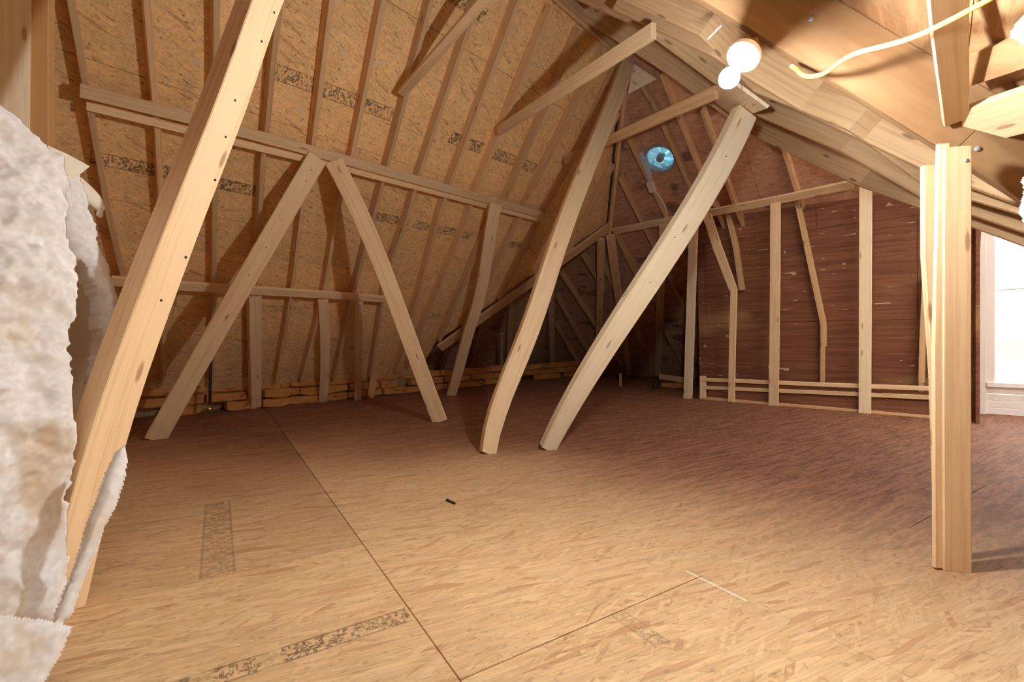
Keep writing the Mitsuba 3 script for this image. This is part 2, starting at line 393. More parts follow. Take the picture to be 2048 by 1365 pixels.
def prism(pts, ndir, thick):
    """A solid from a 3-D outline, extruded by thick along ndir."""
    pts = np.asarray(pts, float); n = len(pts)
    u = nrm(pts[1] - pts[0]); nn = nrm(ndir); v = np.cross(nn, u)
    poly = sg.Polygon([((p - pts[0]) @ u, (p - pts[0]) @ v) for p in pts])
    m = trimesh.creation.extrude_polygon(poly, thick)
    q = np.asarray(m.vertices)
    X = pts[0] + q[:, :1] * u + q[:, 1:2] * v + nn * (q[:, 2:3] + 0)
    global N_BOARD
    N_BOARD += 1
    return (X, np.asarray(m.faces)), np.stack([q[:, 0], q[:, 1] + q[:, 2] + 10 * N_BOARD + 3], 1)

# ------------------------------------------------------------------ floor
FLOOR_O = floor_at(780, 1170)
FU = nrm(np.append((floor_at(632, 962) - floor_at(920, 1365))[:2], 0)); FV = np.array([-FU[1], FU[0], 0])     # along the long seam, and to its left
outline = sg.Polygon(coords([np.array([-9.0, -3.0, 0]), np.array([5.0, -3.0, 0]), np.array([7.9, 3.6, 0]), WIN0 + 0.1 * N_W * 0, np.array([7.0, 15.0, 0]), np.array([-3.0, 15.0, 0]), np.array([-9, 6.0, 0])], FLOOR_O, FU, FV)).convex_hull
cross_u = (floor_at(1120, 1280) - FLOOR_O) @ FU
for va, vb in zip([-1.02 - 1.22 * k for k in range(7, 0, -1)] + [-1.02] + [1.22 * k for k in range(11)], [-1.02 - 1.22 * k for k in range(6, -1, -1)] + [0.0] + [1.22 * k for k in range(1, 12)]):
    s0 = cross_u if vb < 0.01 and va > -1.1 else 0.385 + 1.22 * round(va / 1.22)
    for x in np.arange(s0 - 2.44 * 8, s0 + 2.44 * 9, 2.44):
        ga, gb = (0.0022 if abs(e) < 0.1 or e > 0.5 else 0.0004 for e in (va, vb))
        cell = sg.box(x + 0.0018, va + ga, x + 2.44 - 0.0018, vb - gb)
        if cell.intersects(outline):
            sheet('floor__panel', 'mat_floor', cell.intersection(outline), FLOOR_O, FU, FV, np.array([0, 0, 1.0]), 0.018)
put('floor__subfloor', trimesh.creation.box(bounds=[[-9, -3, -0.10], [8, 15, -0.019]]), 'mat_dark')
tag('floor', 'tan oriented strand board subfloor turning red brown towards the back', kind='structure')

# ------------------------------------------------------------------ left roof slope
UP_A = -A[0]
valley_px = [(1222, 458), (1045, 584), (880, 700)]
VAL_TOP, VAL_BOT = hit(A, 1222, 460), hit(A, 878, 700)
ridge_left = PEAK - E_A * 9.0
polyA = sg.Polygon(coords([P1 - E_A * 6, P1 - E_A * 6 + V_A * 8, ridge_left, PEAK, VAL_TOP, VAL_BOT, hit(A, 868, 760), P1 + E_A * ((VAL_BOT - P1) @ E_A + 0.25)], P1, E_A, V_A)).convex_hull
ridge_v = (PEAK - P1) @ V_A
cutA = sg.Polygon([(-7, -0.35), (-7, ridge_v), ((PEAK - P1) @ E_A, ridge_v), ((VAL_TOP - P1) @ E_A, (VAL_TOP - P1) @ V_A), ((VAL_BOT - P1) @ E_A, (VAL_BOT - P1) @ V_A), ((VAL_BOT - P1) @ E_A + 0.05, -0.35)])
OA = P1 - A[0] * 0.12
panels('ceiling_left__panel', 'mat_roof', cutA, OA, E_A, V_A, A[0], [-0.97, 0.25, 1.47, 2.69, 3.73, 4.98, 6.2], 2.44, shift=1.22, start=-41.3)
tag('ceiling_left', 'steep roof slope of printed strand board panels between rafters', kind='structure')
rafters_A = [
    [(138, -30), (141, 0), (170, 165), (178, 210), (218, 440), (247, 560), (258, 640), (266, 770)],
    [(292, -30), (293, 0), (309, 185), (316, 270), (326, 470), (329, 700), (329, 775)],
    [(434, -30), (432, 200), (430, 420), (428, 640), (424, 775)],
    [(566, -30), (548, 120), (535, 265), (526, 330), (514, 570), (508, 770)],
    [(672, -40), (665, 0), (628, 290), (606, 420), (582, 605), (554, 772)],
    [(778, -40), (769, 0), (706, 314), (678, 420), (645, 612), (604, 768)],
    [(876, -40), (866, 0), (776, 338), (748, 440), (709, 588), (669, 765)],
    [(990, -120), (945, 44), (840, 355), (816, 440), (774, 557), (742, 762)],
    [(1060, -60), (1041, 0), (902, 373), (882, 430), (832, 619), (795, 752)],
    [(1106, 18), (953, 390), (930, 460), (834, 690), (818, 740)],
    [(1162, 66), (1014, 403), (976, 465), (880, 690)],
    [(1214, 96), (1056, 410), (1041, 444), (975, 578), (930, 664)],
    [(1245, 124), (1164, 301), (1092, 424), (1078, 455), (1000, 606)],
    [(1240, 232), (1158, 400), (1076, 560)],
    [(1230, 336), (1160, 475), (1130, 525)]]
for px in rafters_A:
    pts = on(A, px)
    t = nrm(pts[-1] - pts[0]); w = nrm(np.cross(t, A[0])); w = w if w @ E_A > 0 else -w
    add_board('ceiling_left__rafter', 'mat_rafter', pts, w, 0.040, A[0], 0.12, 0.5, 1.0, 0.003)

# ------------------------------------------------------------------ back slope with the hip
LID = PEAK[2] + 0.12
OB = PEAK - B[0] * 0.13
zB = lambda z: (z - OB[2]) / V_B[2]
side_u = (hit(B, 1962, 500) - OB) @ E_B
hipdir = nrm(np.cross(A[0], B[0])); hipdir = hipdir if hipdir[2] < 0 else -hipdir
HIP_END = hit(B, 1219, 470)
uB = lambda p: (p - OB) @ E_B
lo_u = uB(hit(B, 1106, 600)) - 2.5
fan_c = hit(off(B, -0.13), 1320, 322)
FAN_R = 27.5 / F * np.linalg.norm(fan_c - C) * 0.93
fan_hole = sg.Point((fan_c - OB) @ E_B, (fan_c - OB) @ V_B).buffer(FAN_R, 24)
polyB = sg.Polygon([(uB(PEAK) - 0.02, zB(LID)), (side_u, zB(LID)), (side_u, zB(-0.05)), (lo_u - 0.1, zB(-0.05)), (lo_u - 0.1, (HIP_END - OB) @ V_B + 0.1), (uB(HIP_END), (HIP_END - OB) @ V_B)]).buffer(0)
hb = [((PEAK + hipdir * t - A[0] * 0.0 - OB) @ E_B, (PEAK + hipdir * t - OB) @ V_B) for t in (0, 3.0)]
panels('ceiling_back__panel', 'mat_back', polyB.difference(fan_hole), OB, E_B, V_B, B[0], list(np.arange(-7.6, 2.5, 1.22)), 2.44, shift=1.22, start=-40.6)
tag('ceiling_back', 'reddish brown far roof slope around the round vent fan', kind='structure')
def rafter_B(px, pl=B, w_=0.045, d=0.125):
    pts = on(pl, px); t = nrm(pts[-1] - pts[0]); w = nrm(np.cross(t, pl[0])); w = w if w @ E_B > 0 else -w
    return add_board('ceiling_back__rafter', 'mat_rafter', pts, w, w_, pl[0], d, 0.0, 1.0, 0.003)
for px in ([(1235, 363), (1278, 448), (1350, 590), (1420, 720)], [(1248, 275), (1327, 438), (1400, 590)], [(1262, 150), (1308, 228), (1380, 391), (1460, 560)],
           [(1318, 156), (1399, 358), (1470, 520)], [(1400, 230), (1461, 406), (1500, 500)], [(1540, 235), (1592, 400), (1600, 425)],
           [(1225, 470), (1300, 620), (1360, 730)], [(1222, 560), (1262, 655), (1300, 728)],
           [(1195, 520), (1250, 632)], [(1160, 515), (1205, 588)], [(1119, 555), (1186, 655), (1240, 735)], [(1110, 600), (1160, 690), (1195, 742)], [(1108, 655), (1140, 712), (1160, 745)]):
    rafter_B(px)
hip_pts = [PEAK + hipdir * t for t in np.linspace(0.0, np.linalg.norm(HIP_END - PEAK) + 0.05, 6)]
hn = nrm(A[0] + B[0]); hw = nrm(np.cross(hipdir, hn))
tag(add_board('hip_rafter', 'mat_rafter', hip_pts, hw, 0.045, hn, 0.12, 0.5, 0.6), 'narrow hip rafter dropping from the roof peak where left and back slopes meet', 'rafter')

m, uv = board_mesh([PEAK - hn * 0.19 - hipdir * 0.3, HIP_END - hn * 0.19 + hipdir * 0.25], hw, 0.62, hn, 0.02, 0.5, 1.0)
put('ceiling_back__hip_light_seal', m, 'mat_dark', uv=uv)  # unseen strip added to stop sky light leaking in along the hip
# recess behind the valley board
REC = off(A, -1.3)
ro = P1 - A[0] * 1.3
ru = lambda p: (p - ro) @ E_A
u_l = (VAL_BOT - P1) @ E_A - 0.15
rec = sg.box(u_l, -1.6, ru(hit(REC, 1300, 760)) + 1.0, 4.2)
panels('ceiling_recess__panel', 'mat_back', rec, ro, E_A, V_A, A[0], list(np.arange(-1.8, 5, 1.22)), 2.44, start=-40.0)
tag('ceiling_recess', 'dark brown boards of the low recess behind the valley board', kind='structure')
for x0, x1 in ((930, 880), (985, 940), (1075, 1010), (1110, 1075)):
    pts = [hit(off(REC, 0.12), x0, 560), hit(off(REC, 0.12), x1, 752)]
    t = nrm(pts[1] - pts[0]); add_board('ceiling_recess__rafter', 'mat_rafter', pts, nrm(np.cross(t, A[0])), 0.05, A[0], 0.12, 0.5, 1.0)

# ------------------------------------------------------------------ right slope overhead
OD = PEAK - D[0] * 0.235
LDp = [hit(D, 1086, 0), hit(D, 2048, 495)]
dD = nrm(LDp[1] - LDp[0])
d2 = lambda p: ((p - OD) @ E_A, (p - OD) @ V_D)
edge_hi, edge_lo = PEAK, hit(D, 1498, 272)
far_lo = edge_lo + nrm(hit(D, 1847, 423) - edge_lo) * 9
vlo = (0 - OD[2]) / V_D[2]
polyD = sg.Polygon([(-11, 0.10), (d2(PEAK)[0], 0.10), d2(edge_lo + E_A * 0.06), d2(hit(D, 1847, 423) + E_A * 0.06), d2(hit(D, 2048, 495) + E_A * 0.06), (d2(hit(D, 2048, 495))[0] + 1.2, vlo - 0.05), (-11, vlo - 0.05)])
sky_o = np.array([-0.35, -0.75, 0.0]); sky_o[2] = OD[2] - (D[0][0] * (sky_o[0] - OD[0]) + D[0][1] * (sky_o[1] - OD[1])) / D[0][2]
su, sv = d2(sky_o)
ADDED_SKYLIGHT = (su - 2.1, sv - 0.85, su + 1.2, sv + 0.75)  # unseen opening added as fill for the left slope and foreground
polyD = polyD.difference(sg.box(*ADDED_SKYLIGHT))
a_, b_, c_, d_ = ADDED_SKYLIGHT
for q in ((a_, b_, a_ + 0.07, d_), (c_ - 0.07, b_, c_, d_), (a_ + 0.07, b_, c_ - 0.07, b_ + 0.07), (a_ + 0.07, d_ - 0.07, c_ - 0.07, d_), (su - 0.035, b_ + 0.07, su + 0.035, d_ - 0.07)):
    sheet('added_window_2__frame', 'mat_white', sg.box(*q), OD + D[0] * 0.02, E_A, V_D, D[0], 0.06)
put('added_window_2__pane', (np.array([OD + E_A * q[0] + V_D * q[1] - D[0] * 0.02 for q in ((a_, b_), (c_, b_), (c_, d_), (a_, d_))]), np.array([[0, 1, 2], [0, 2, 3]])), 'mat_pane')
tag('added_window_2', 'unseen skylight added behind the camera to brighten the left slope and foreground', kind='structure')
panels('ceiling_right__panel', 'mat_ply', polyD, OD, E_A, V_D, D[0], list(np.arange(0.10 - 1.22 * 6, 0.2, 1.22)), 2.44, shift=1.22, start=-40.9)
tag('ceiling_right', 'plywood roof slope overhead on the right', kind='structure')
UPD = -D[0]
def rafter_D(px, mat='mat_rafter', depth=0.2, thick=0.045):
    pts = on(D, px); t = nrm(pts[-1] - pts[0]); w = nrm(np.cross(t, D[0])); w = w if w @ E_A > 0 else -w
    return add_board('ceiling_right__rafter', mat, pts, w, thick, UPD, depth, 0.0, 0.0)
for k_, px in enumerate(([(1205, -15), (1399, 76), (1507, 187), (1698, 265), (1851, 377), (2090, 447)], [(1125, -10), (1278, 59), (1515, 236), (1681, 307), (1847, 402), (2100, 486)],
           [(1080, -6), (1200, 65), (1330, 150), (1498, 272), (1714, 375), (1847, 423), (2100, 515)],
           [(1225, 22), (1420, 115), (1600, 225), (1850, 345), (2090, 432)])):
    a, b = px[0], px[-1]
    rafter_D(px)
# ridge board along the top of the left slope
tag(add_board('ridge_board', 'mat_rafter', [PEAK - E_A * 7.4, PEAK + E_A * 0.05], np.array([0, 0, 1.0]), 0.19, nrm(np.cross(E_A, [0, 0, 1])), 0.038, 0.3, 0.5), 'ridge board along the top of the printed left roof slope', 'board')
# beam
bp = [hit(D, 1395, -2), hit(D, 2048, 405)]; bt = nrm(bp[1] - bp[0])
bw = nrm(np.cross(bt, D[0])); bw = bw if bw @ E_A > 0 else -bw
sA, sB = bp[0] - bt * 1.6, bp[1] + bt * 0.6
seam = hit(D, 1936, 310); seam = bp[0] + bt * ((seam - bp[0]) @ bt)
beam = numbered('roof_beam')
for a, b in ((sA, seam - bt * 0.0015), (seam + bt * 0.0015, sB)):
    m, uv = board_mesh([a, b], bw, 0.085, UPD, 0.235, 0.0, 0.0, 0.003); put(beam + '__beam_length', m, 'mat_lvl', uv=uv)
tag(beam, 'deep orange tan engineered wood beam sloping across the upper right', 'beam')
def bolt(o, ax, r=0.011):
    return lathe([(0, 0.008), (r * 0.75, 0.007), (r, 0.003), (r, 0.0), (0, 0.0)], o, ax, 12)
beam_face = (-bw, bp[0])
for x, y in ((1622, 43), (1954, 303)):
    put(beam + '__bolt', bolt(hit((bw, bp[0]), x, y) - bw * 0.001, -bw), 'mat_steel', True)

# light-keeping shell beyond the slopes
def half(n, p, z, d, far=40):
    """The part of the level z where a plane's signed distance exceeds d, as a polygon in x and y."""
    nx, ny = n[0], n[1]; L = math.hypot(nx, ny)
    c0 = (d - n[2] * (z - p[2]) + nx * p[0] + ny * p[1]) / L
    m = np.array([nx, ny]) / L; t = np.array([-m[1], m[0]]); o = m * c0
    return sg.Polygon([o + t * far, o - t * far, o - t * far + m * far, o + t * far + m * far])
lid = sg.box(-2.5, 2.0, 9.0, 14).intersection(half(B[0], PEAK, LID - 0.02, -0.16)).intersection(half(-D[0], PEAK, LID - 0.02, -0.1)) 
sheet('ceiling__lid', 'mat_red', lid, np.array([0, 0, LID - 0.02]), np.array([1.0, 0, 0]), np.array([0, 1.0, 0]), np.array([0, 0, -1.0]), 0.05); tag('ceiling', 'unseen lid added above the roof peak to shut out sky light', kind='structure')  # added lid, out of view, keeps sky light out above the peak
zr = HIP_END[2] - 0.04
rlid = half(-A[0], P1, zr, 0.132).intersection(half(B[0], PEAK, zr, -0.15)).intersection(half(A[0], P1, zr, -1.4)).intersection(sg.box(-6, 2, 6, 14))
sheet('ceiling_recess__lid', 'mat_red', rlid, np.array([0, 0, zr]), np.array([1.0, 0, 0]), np.array([0, 1.0, 0]), np.array([0, 0, -1.0]), 0.03)
sheet('ceiling_recess__end', 'mat_red', sg.box(0, -1.7, 1.17, 4.3), ro + E_A * (u_l + 0.02), A[0], V_A, E_A, 0.02)
sheet('ceiling_left__leak_backing', 'mat_dark', cutA, OA - A[0] * 0.014, E_A, V_A, A[0], 0.01)  # unseen dark sheets added behind the panels to block sky through the gaps
sheet('ceiling_back__leak_backing', 'mat_dark', polyB.difference(fan_hole), OB - B[0] * 0.014, E_B, V_B, B[0], 0.01)
sheet('ceiling_right__leak_backing', 'mat_dark', polyD, OD - D[0] * 0.014, E_A, V_D, D[0], 0.01)
sheet('ceiling_recess__leak_backing', 'mat_dark', rec, ro - A[0] * 0.014, E_A, V_A, A[0], 0.01)

# ------------------------------------------------------------------ right knee wall
ku = lambda p, o: (p - o) @ U_K
KV = np.cross(K[0], U_K); KV = KV if KV[2] > 0 else -KV
ko = K0 - K[0] * 0.30
top_k = hit(off(K, -0.30), 1560, 385)
polyK = sg.Polygon([(ku(hit(off(K, -0.3), 1396, 700), ko), -0.05), (ku(hit(off(K, -0.3), 1948, 700), ko), -0.05), (ku(hit(off(K, -0.3), 1948, 470), ko), (top_k - ko) @ KV + 0.35), (ku(hit(off(K, -0.3), 1396, 470), ko), (top_k - ko) @ KV + 0.35)])
panels('wall_right__panel', 'mat_red', polyK, ko, U_K, KV, K[0], [-0.1, 1.12, 2.34, 3.56], 2.44, shift=1.0, start=-40.0)
for px in ([(1452, 424), (1470, 500), (1482, 586)], [(1576, 330), (1592, 400), (1646, 655), (1646, 700)], [(1851, 560), (1845, 690), (1843, 770)]):
    pts = on(K2, px); t = nrm(pts[-1] - pts[0])
    add_board('wall_right__rafter', 'mat_rafter', pts, nrm(np.cross(t, K[0])), 0.06, K[0], 0.11, 0.5, 1.0)
for px in ([(1645, 700), (1644, 835)], [(1843, 770), (1841, 850)]):
    pts = on(K2, px); t = nrm(pts[-1] - pts[0]); add_board('wall_right__upright', 'mat_rafter', pts, nrm(np.cross(t, K[0])), 0.05, K[0], 0.05, 0.5, 1.0)
# low boards between rails and floor plate
m, uv = board_mesh([hit(off(K, -0.06), 1416, 788), hit(off(K, -0.06), 1885, 818)], np.array([0, 0, 1.0]), 0.30, K[0], 0.012, 0.5, 1.0); put('wall_right__skirt_board', m, 'mat_red', uv=uv)
tag('wall_right', 'dark red brown plywood behind the knee wall studs', kind='structure')
# dormer side wall and window wall
so_ = hit(off(K, -0.3), 1946, 700); so_[2] = 0; ob = -N_W
polyS = sg.Polygon([(-0.36, -0.1), (6.5, -0.1), (6.5, 4.3), (-0.36, 4.3)])
sheet('wall_side__panel', 'mat_red', polyS, so_ + U_K * 0.03, ob, np.array([0, 0, 1.0]), U_K, 0.03)
tag('wall_side', 'dark brown wall edge beside the bright window', kind='structure')
wo = WIN0.copy(); wo[2] = 0
wu = lambda x, y: (hit(WALL, x, y) - wo) @ U_K
win = sg.box(wu(1972, 700), 0.33, 3.0, 2.75)
wallpoly = sg.Polygon([(wu(1944, 700), -0.1), (3.4, -0.1), (3.4, 4.4), (wu(1944, 700), 4.4)])
for g in (wallpoly.difference(sg.box(wu(1972, 700), -0.2, 3.0, 2.75)),):
    sheet('wall_window__panel', 'mat_red', g, wo, U_K, np.array([0, 0, 1.0]), N_W, 0.10)
tag('wall_window', 'dark brown wall around the bright window', kind='structure')
# white boards below the window
Z = np.array([0, 0, 1.0])
for k in range(4):
    m, uv = board_mesh([wo + U_K * wu(1972, 700) + Z * (0.002 + 0.083 * k), wo + U_K * 3.0 + Z * (0.002 + 0.083 * k)], Z, 0.079, N_W, 0.03, 0.0, 1.0); put('wall_window__siding_board', m, 'mat_white', uv=uv)
x0 = wu(1972, 700)
def wbox(key, u0, u1, z0, z1, mat, n0=-0.05, n1=0.02):
    m, uv = board_mesh([wo + U_K * (u0 + u1) / 2 + Z * z0, wo + U_K * (u0 + u1) / 2 + Z * z1], U_K, u1 - u0, N_W, n1 - n0, 0.5, -n0 / (n1 - n0)); return put(key, m, mat, uv=uv)
wbox('window_1__jamb', x0 - 0.055, x0, 0.0, 2.8, 'mat_white', -0.06, 0.03)
wbox('window_1__frame', x0, x0 + 0.075, 0.33, 2.75, 'mat_white')
wbox('window_1__frame', 2.92, 3.0, 0.33, 2.75, 'mat_white')
wbox('window_1__sill', x0, 3.0, 0.335, 0.385, 'mat_white', -0.05, 0.05)
wbox('window_1__head', x0, 3.0, 2.68, 2.75, 'mat_white')
for u in (x0 + 0.40, x0 + 0.78, x0 + 1.3, x0 + 1.8, x0 + 2.3): wbox('window_1__glazing_bar', u - 0.009, u + 0.009, 0.385, 2.68, 'mat_white', -0.03, -0.012)
for z in (1.50,):
    m, uv = board_mesh([wo + U_K * (x0 + 0.075) + Z * z, wo + U_K * 2.92 + Z * z], Z, 0.018, N_W, 0.018, 0.5, 1.6); put('window_1__glazing_bar', m, 'mat_white', uv=uv)
pane = [wo + U_K * (x0 + 0.07) + Z * 0.38 - N_W * 0.035, wo + U_K * 2.93 + Z * 0.38 - N_W * 0.035, wo + U_K * 2.93 + Z * 2.7 - N_W * 0.035, wo + U_K * (x0 + 0.07) + Z * 2.7 - N_W * 0.035]
put('window_1__pane', (np.array(pane), np.array([[0, 1, 2], [0, 2, 3]])), 'mat_pane')
tag('window_1', 'bright overexposed window with white frame at the far right', kind='structure')
put('ground', trimesh.creation.box(bounds=[[-3, 0, -3.2], [120, 120, -3.0]]), 'mat_grass'); tag('ground', 'pale green ground outside the window', kind='structure')
# walls out of view that close the attic
put('wall_near__panel', trimesh.creation.box(bounds=[[-9, -3.1, -0.1], [9, -3.0, 3]]), 'mat_red'); tag('wall_near', 'plywood wall behind the camera', kind='structure')
gl = P1 - E_A * 3.6; gu = nrm(np.cross(E_A, Z)); go = np.array([gl[0], gl[1], 0])
gu = gu if gu @ (C - go) > 0 else -gu
sheet('wall_left__panel', 'mat_red', sg.box(-8, -0.1, 9, 5), go, gu, Z, E_A, 0.02)
tag('wall_left', 'plywood gable wall at the left end of the attic', kind='structure')
we = wo + U_K * 3.35; e2 = nrm(np.array([4.0, -3.2, 0]) - we)
sheet('wall_end__panel', 'mat_red', sg.box(0, -0.1, 9.5, 4.4), np.array([we[0], we[1], 0]), e2, Z, np.array([-e2[1] * -1, e2[0] * -1, 0]) * 1.0, 0.02); tag('wall_end', 'plywood wall to the right, out of view', kind='structure')

# ------------------------------------------------------------------ purlins of the left slope
def flat_on(key, mat, pl, px, width, thick, lift=0.0, up=True):
    pts = on(off(pl, lift), px); t = nrm(pts[-1] - pts[0]); w = nrm(np.cross(t, pl[0])); w = w if w[2] > 0 else -w
    return add_board(key, mat, pts, w, width, pl[0], thick, 0.5, 0.0)
tag(flat_on('purlin', 'mat_pine', A, [(159, 183), (410, 246), (700, 326), (1099, 438)], 0.085, 0.04, 0.035), 'long upper purlin board standing proud across the left rafters', 'purlin')
tag(flat_on('purlin', 'mat_pine', A, [(172, 214), (400, 270), (700, 343), (1091, 447)], 0.055, 0.036, 0.0), 'thinner board tucked directly under the long upper purlin', 'purlin')
tag(flat_on('purlin', 'mat_pine', A, [(222, 564), (372, 575), (700, 596), (770, 602)], 0.095, 0.038, 0.0), 'short lower purlin board across the left rafters above the eave studs', 'purlin')
tag(flat_on('purlin', 'mat_pine', B, [(1228, 466), (1410, 431), (1560, 402), (1706, 371)], 0.115, 0.04, 0.02), 'purlin board rising to the right above the knee wall studs', 'purlin')
tag(flat_on('valley_board', 'mat_rafter', A, [(1218, 457), (1045, 581), (878, 700)], 0.19, 0.04, 0.0), 'wide valley board slanting under the rafter ends below the hip', 'board')

# ------------------------------------------------------------------ long braces
t1 = hit(off(A, 0.125), 636, 322)
tag(brace('brace', 'mat_pine', [(636, 320), (498, 556), (310, 887)], t1, floor_at(310, 885), 0.165, 0.045, 0.15, nails=[(622, 345), (612, 368), (560, 445), (532, 500), (497, 556), (452, 640)]), 'pale brace leaning down left from the upper purlin to the floor', 'brace')
t2 = hit(off(A, 0.125), 666, 327)
tag(brace('brace', 'mat_pine', [(666, 327), (748, 500), (812, 668), (880, 850)], t2, floor_at(880, 850), 0.16, 0.045, -0.2), 'pale brace leaning down right from the upper purlin to the floor', 'brace')
tag(brace('brace', 'mat_pine', [(993, 414), (972, 537), (955, 619), (938, 673), (921, 735), (903, 797)], hit(off(A, 0.17), 993, 414), floor_at(903, 797), 0.155, 0.06, 0.35), 'bowed brace standing under the right end of the upper purlin', 'brace')
tag(brace('brace', 'mat_pine', [(1258, 130), (1213, 250), (1152, 400), (1113, 510), (1056, 680), (1006, 805), (978, 914)], PEAK + (C - PEAK) * 0.05, floor_at(978, 914), [0.16, 0.165, 0.17, 0.17, 0.165, 0.15, 0.12], 0.09, 0.30), 'long pale brace dropping from the roof peak to the open floor', 'brace')
tag(brace('brace', 'mat_white_pine', [(1497, 228), (1311, 553), (1206, 714), (1097, 907)], hit(off(D, 0.04), 1497, 228), floor_at(1097, 906), [0.175, 0.19, 0.17, 0.125], 0.10, 0.42, nails=[(1452, 318), (1350, 480), (1300, 570)]), 'bright whitish brace leaning from below the lamp to the open floor', 'brace')
big = brace('brace', 'mat_pine', [(564, -60), (540, 0), (470, 200), (392, 400), (316, 600), (245, 800), (186, 1000), (128, 1235)], at(566, -60, 2.05), floor_at(128, 1235), 0.128, 0.10, 0.62, nails=[(548, 30), (523, 88), (470, 206), (451, 279), (430, 365), (372, 520), (322, 606)])
tag(big, 'thick wooden brace at the left, leaning up beside the white insulation', 'brace')
tag(brace('brace', 'mat_rafter', [(1040, -75), (975, 0), (803, 196)], hit(off(A, 0.75), 1040, -75), hit(off(A, 0.05), 803, 196), 0.085, 0.04, 0.5), 'short brace crossing the rafters at the top of the left slope', 'brace')
tag(brace('brace', 'mat_pine', [(1302, 66), (1150, 165), (995, 266)], hit(off(D, 0.05), 1302, 66), hit(off(A, 0.05), 995, 266), 0.098, 0.045, -0.5), 'diagonal brace running from the right slope onto the left rafters near the peak', 'brace')
tag(brace('brace', 'mat_rafter', [(1428, 190), (1215, 286), (1128, 326)], hit(off(D, 0.05), 1428, 190), hit(off(A, 0.05), 1128, 326), 0.098, 0.045, -0.3), 'brace crossing behind the long peak brace, above the vent fan', 'brace')

# ------------------------------------------------------------------ short studs along the left eave
def stud(key, mat, px, top, bot, width, thick=0.05, roll=0.0):
    return brace(key, mat, px, top, bot, width, thick, roll)
tag(stud('stud', 'mat_pine', [(511, 600), (513, 823)], hit(off(A, 0.03), 511, 600), floor_at(513, 823), 0.125, 0.09, 0.35), 'doubled stud under the lower purlin, leftmost of the eave studs', 'stud')
tag(stud('stud', 'mat_pine', [(646, 608), (650, 690), (646, 810)], hit(off(A, 0.03), 646, 608), floor_at(646, 810), 0.115), 'wide stud under the lower purlin, second from left at the eave', 'stud')
tag(stud('stud', 'mat_pine', [(718, 612), (716, 806)], hit(off(A, 0.03), 718, 612), floor_at(716, 806), 0.10), 'narrow stud under the right part of the lower purlin', 'stud')
tag(stud('stud', 'mat_tan', [(748, 755), (741, 801)], at(748, 755, floor_at(741, 801)[1] - 0.02), floor_at(741, 801), 0.10), 'short orange post cut off among the eave blocking', 'stud')
tag(stud('stud', 'mat_tan', [(553, 778), (553, 818)], at(553, 778, floor_at(553, 819)[1]), floor_at(553, 818), 0.085), 'short orange post in the eave blocking right of the doubled stud', 'stud')
# studs in the recess and below the hip
RB = off(REC, 0.3)
tag(stud('stud', 'mat_rafter', [(1023, 606), (1016, 740)], hit(RB, 1023, 606), hit(RB, 1016, 740), 0.105), 'dim stud in the recess left of the long peak brace', 'stud')
tag(stud('stud', 'mat_pine', [(1003, 675), (1004, 760)], hit(off(REC, 0.6), 1003, 675), hit(off(REC, 0.6), 1004, 760), 0.06), 'thin pale stick standing in the recess by the long peak brace', 'stick')
tag(stud('stud', 'mat_pine', [(1104, 570), (1104, 680), (1107, 762)], hit(RB, 1104, 570), hit(RB, 1107, 762), 0.14, 0.08, 0.3), 'doubled stud in the recess just right of the long peak brace', 'stud')
tag(stud('stud', 'mat_rafter', [(1202, 485), (1200, 600), (1195, 735)], hit(off(B, 0.12), 1202, 485), hit(off(B, 0.12), 1195, 735), 0.135), 'stud under the top end of the valley board', 'stud')
tag(stud('stud', 'mat_rafter', [(1221, 478), (1231, 555), (1243, 640), (1254, 715), (1258, 757)], hit(off(B, 0.1), 1221, 478), hit(off(B, 0.1), 1258, 757), [0.15, 0.15, 0.14, 0.13, 0.115]), 'slanting leg below the hip, reaching the floor behind the whitish brace', 'stud')
tag(stud('stud', 'mat_pine', [(1328, 458), (1322, 600), (1316, 757)], hit(off(B, 0.14), 1328, 458), hit(off(B, 0.06), 1316, 757), 0.13, 0.06, 0.3), 'dim stud behind the whitish brace, left end of the knee wall', 'stud')
tag(stud('stud', 'mat_pine', [(1241, 752), (1241, 779)], floor_at(1241, 779) + [0, 0, 0.25], floor_at(1241, 779), 0.05, 0.03), 'small upright offcut on the floor left of the slanting leg', 'offcut')

# ------------------------------------------------------------------ knee wall on the right
kn = [([(1389, 446), (1383, 620), (1377, 802)], 0.125, 'knee wall stud right beside the lower half of the whitish brace'),
      ([(1552, 412), (1551, 600), (1548, 820)], 0.118, 'knee wall stud in the middle of the plywood, left of the widest one'),
      ([(1732, 379), (1731, 600), (1730, 834)], 0.122, 'widest knee wall stud, left of the support post')]
for px, w_, lab in kn:
    pts = on(K, px); t = nrm(pts[-1] - pts[0])
    tag(add_board('knee_stud', 'mat_white_pine' if w_ > 0.12 else 'mat_pine', pts, nrm(np.cross(K[0], t)), w_, K[0], 0.05, 0.5, 0.0), lab, 'stud')
pts = on(off(K, -0.04), [(1414, 432), (1436, 500), (1468, 585)]); t = nrm(pts[-1] - pts[0])
tag(add_board('knee_stud', 'mat_pine', pts, nrm(np.cross(t, K[0])), [0.115, 0.12, 0.105], K[0], 0.05, 0.5, 0.0), 'slanted board running from the purlin down to the forked thin stud', 'board')
pts = on(off(K, 0.0), [(1469, 583), (1466, 700), (1464, 808)]); t = nrm(pts[-1] - pts[0])
tag(add_board('knee_stud', 'mat_pine', pts, nrm(np.cross(t, K[0])), 0.085, K[0], 0.05, 0.5, 0.0), 'thin stud carrying the forked slanted boards of the knee wall', 'stud')
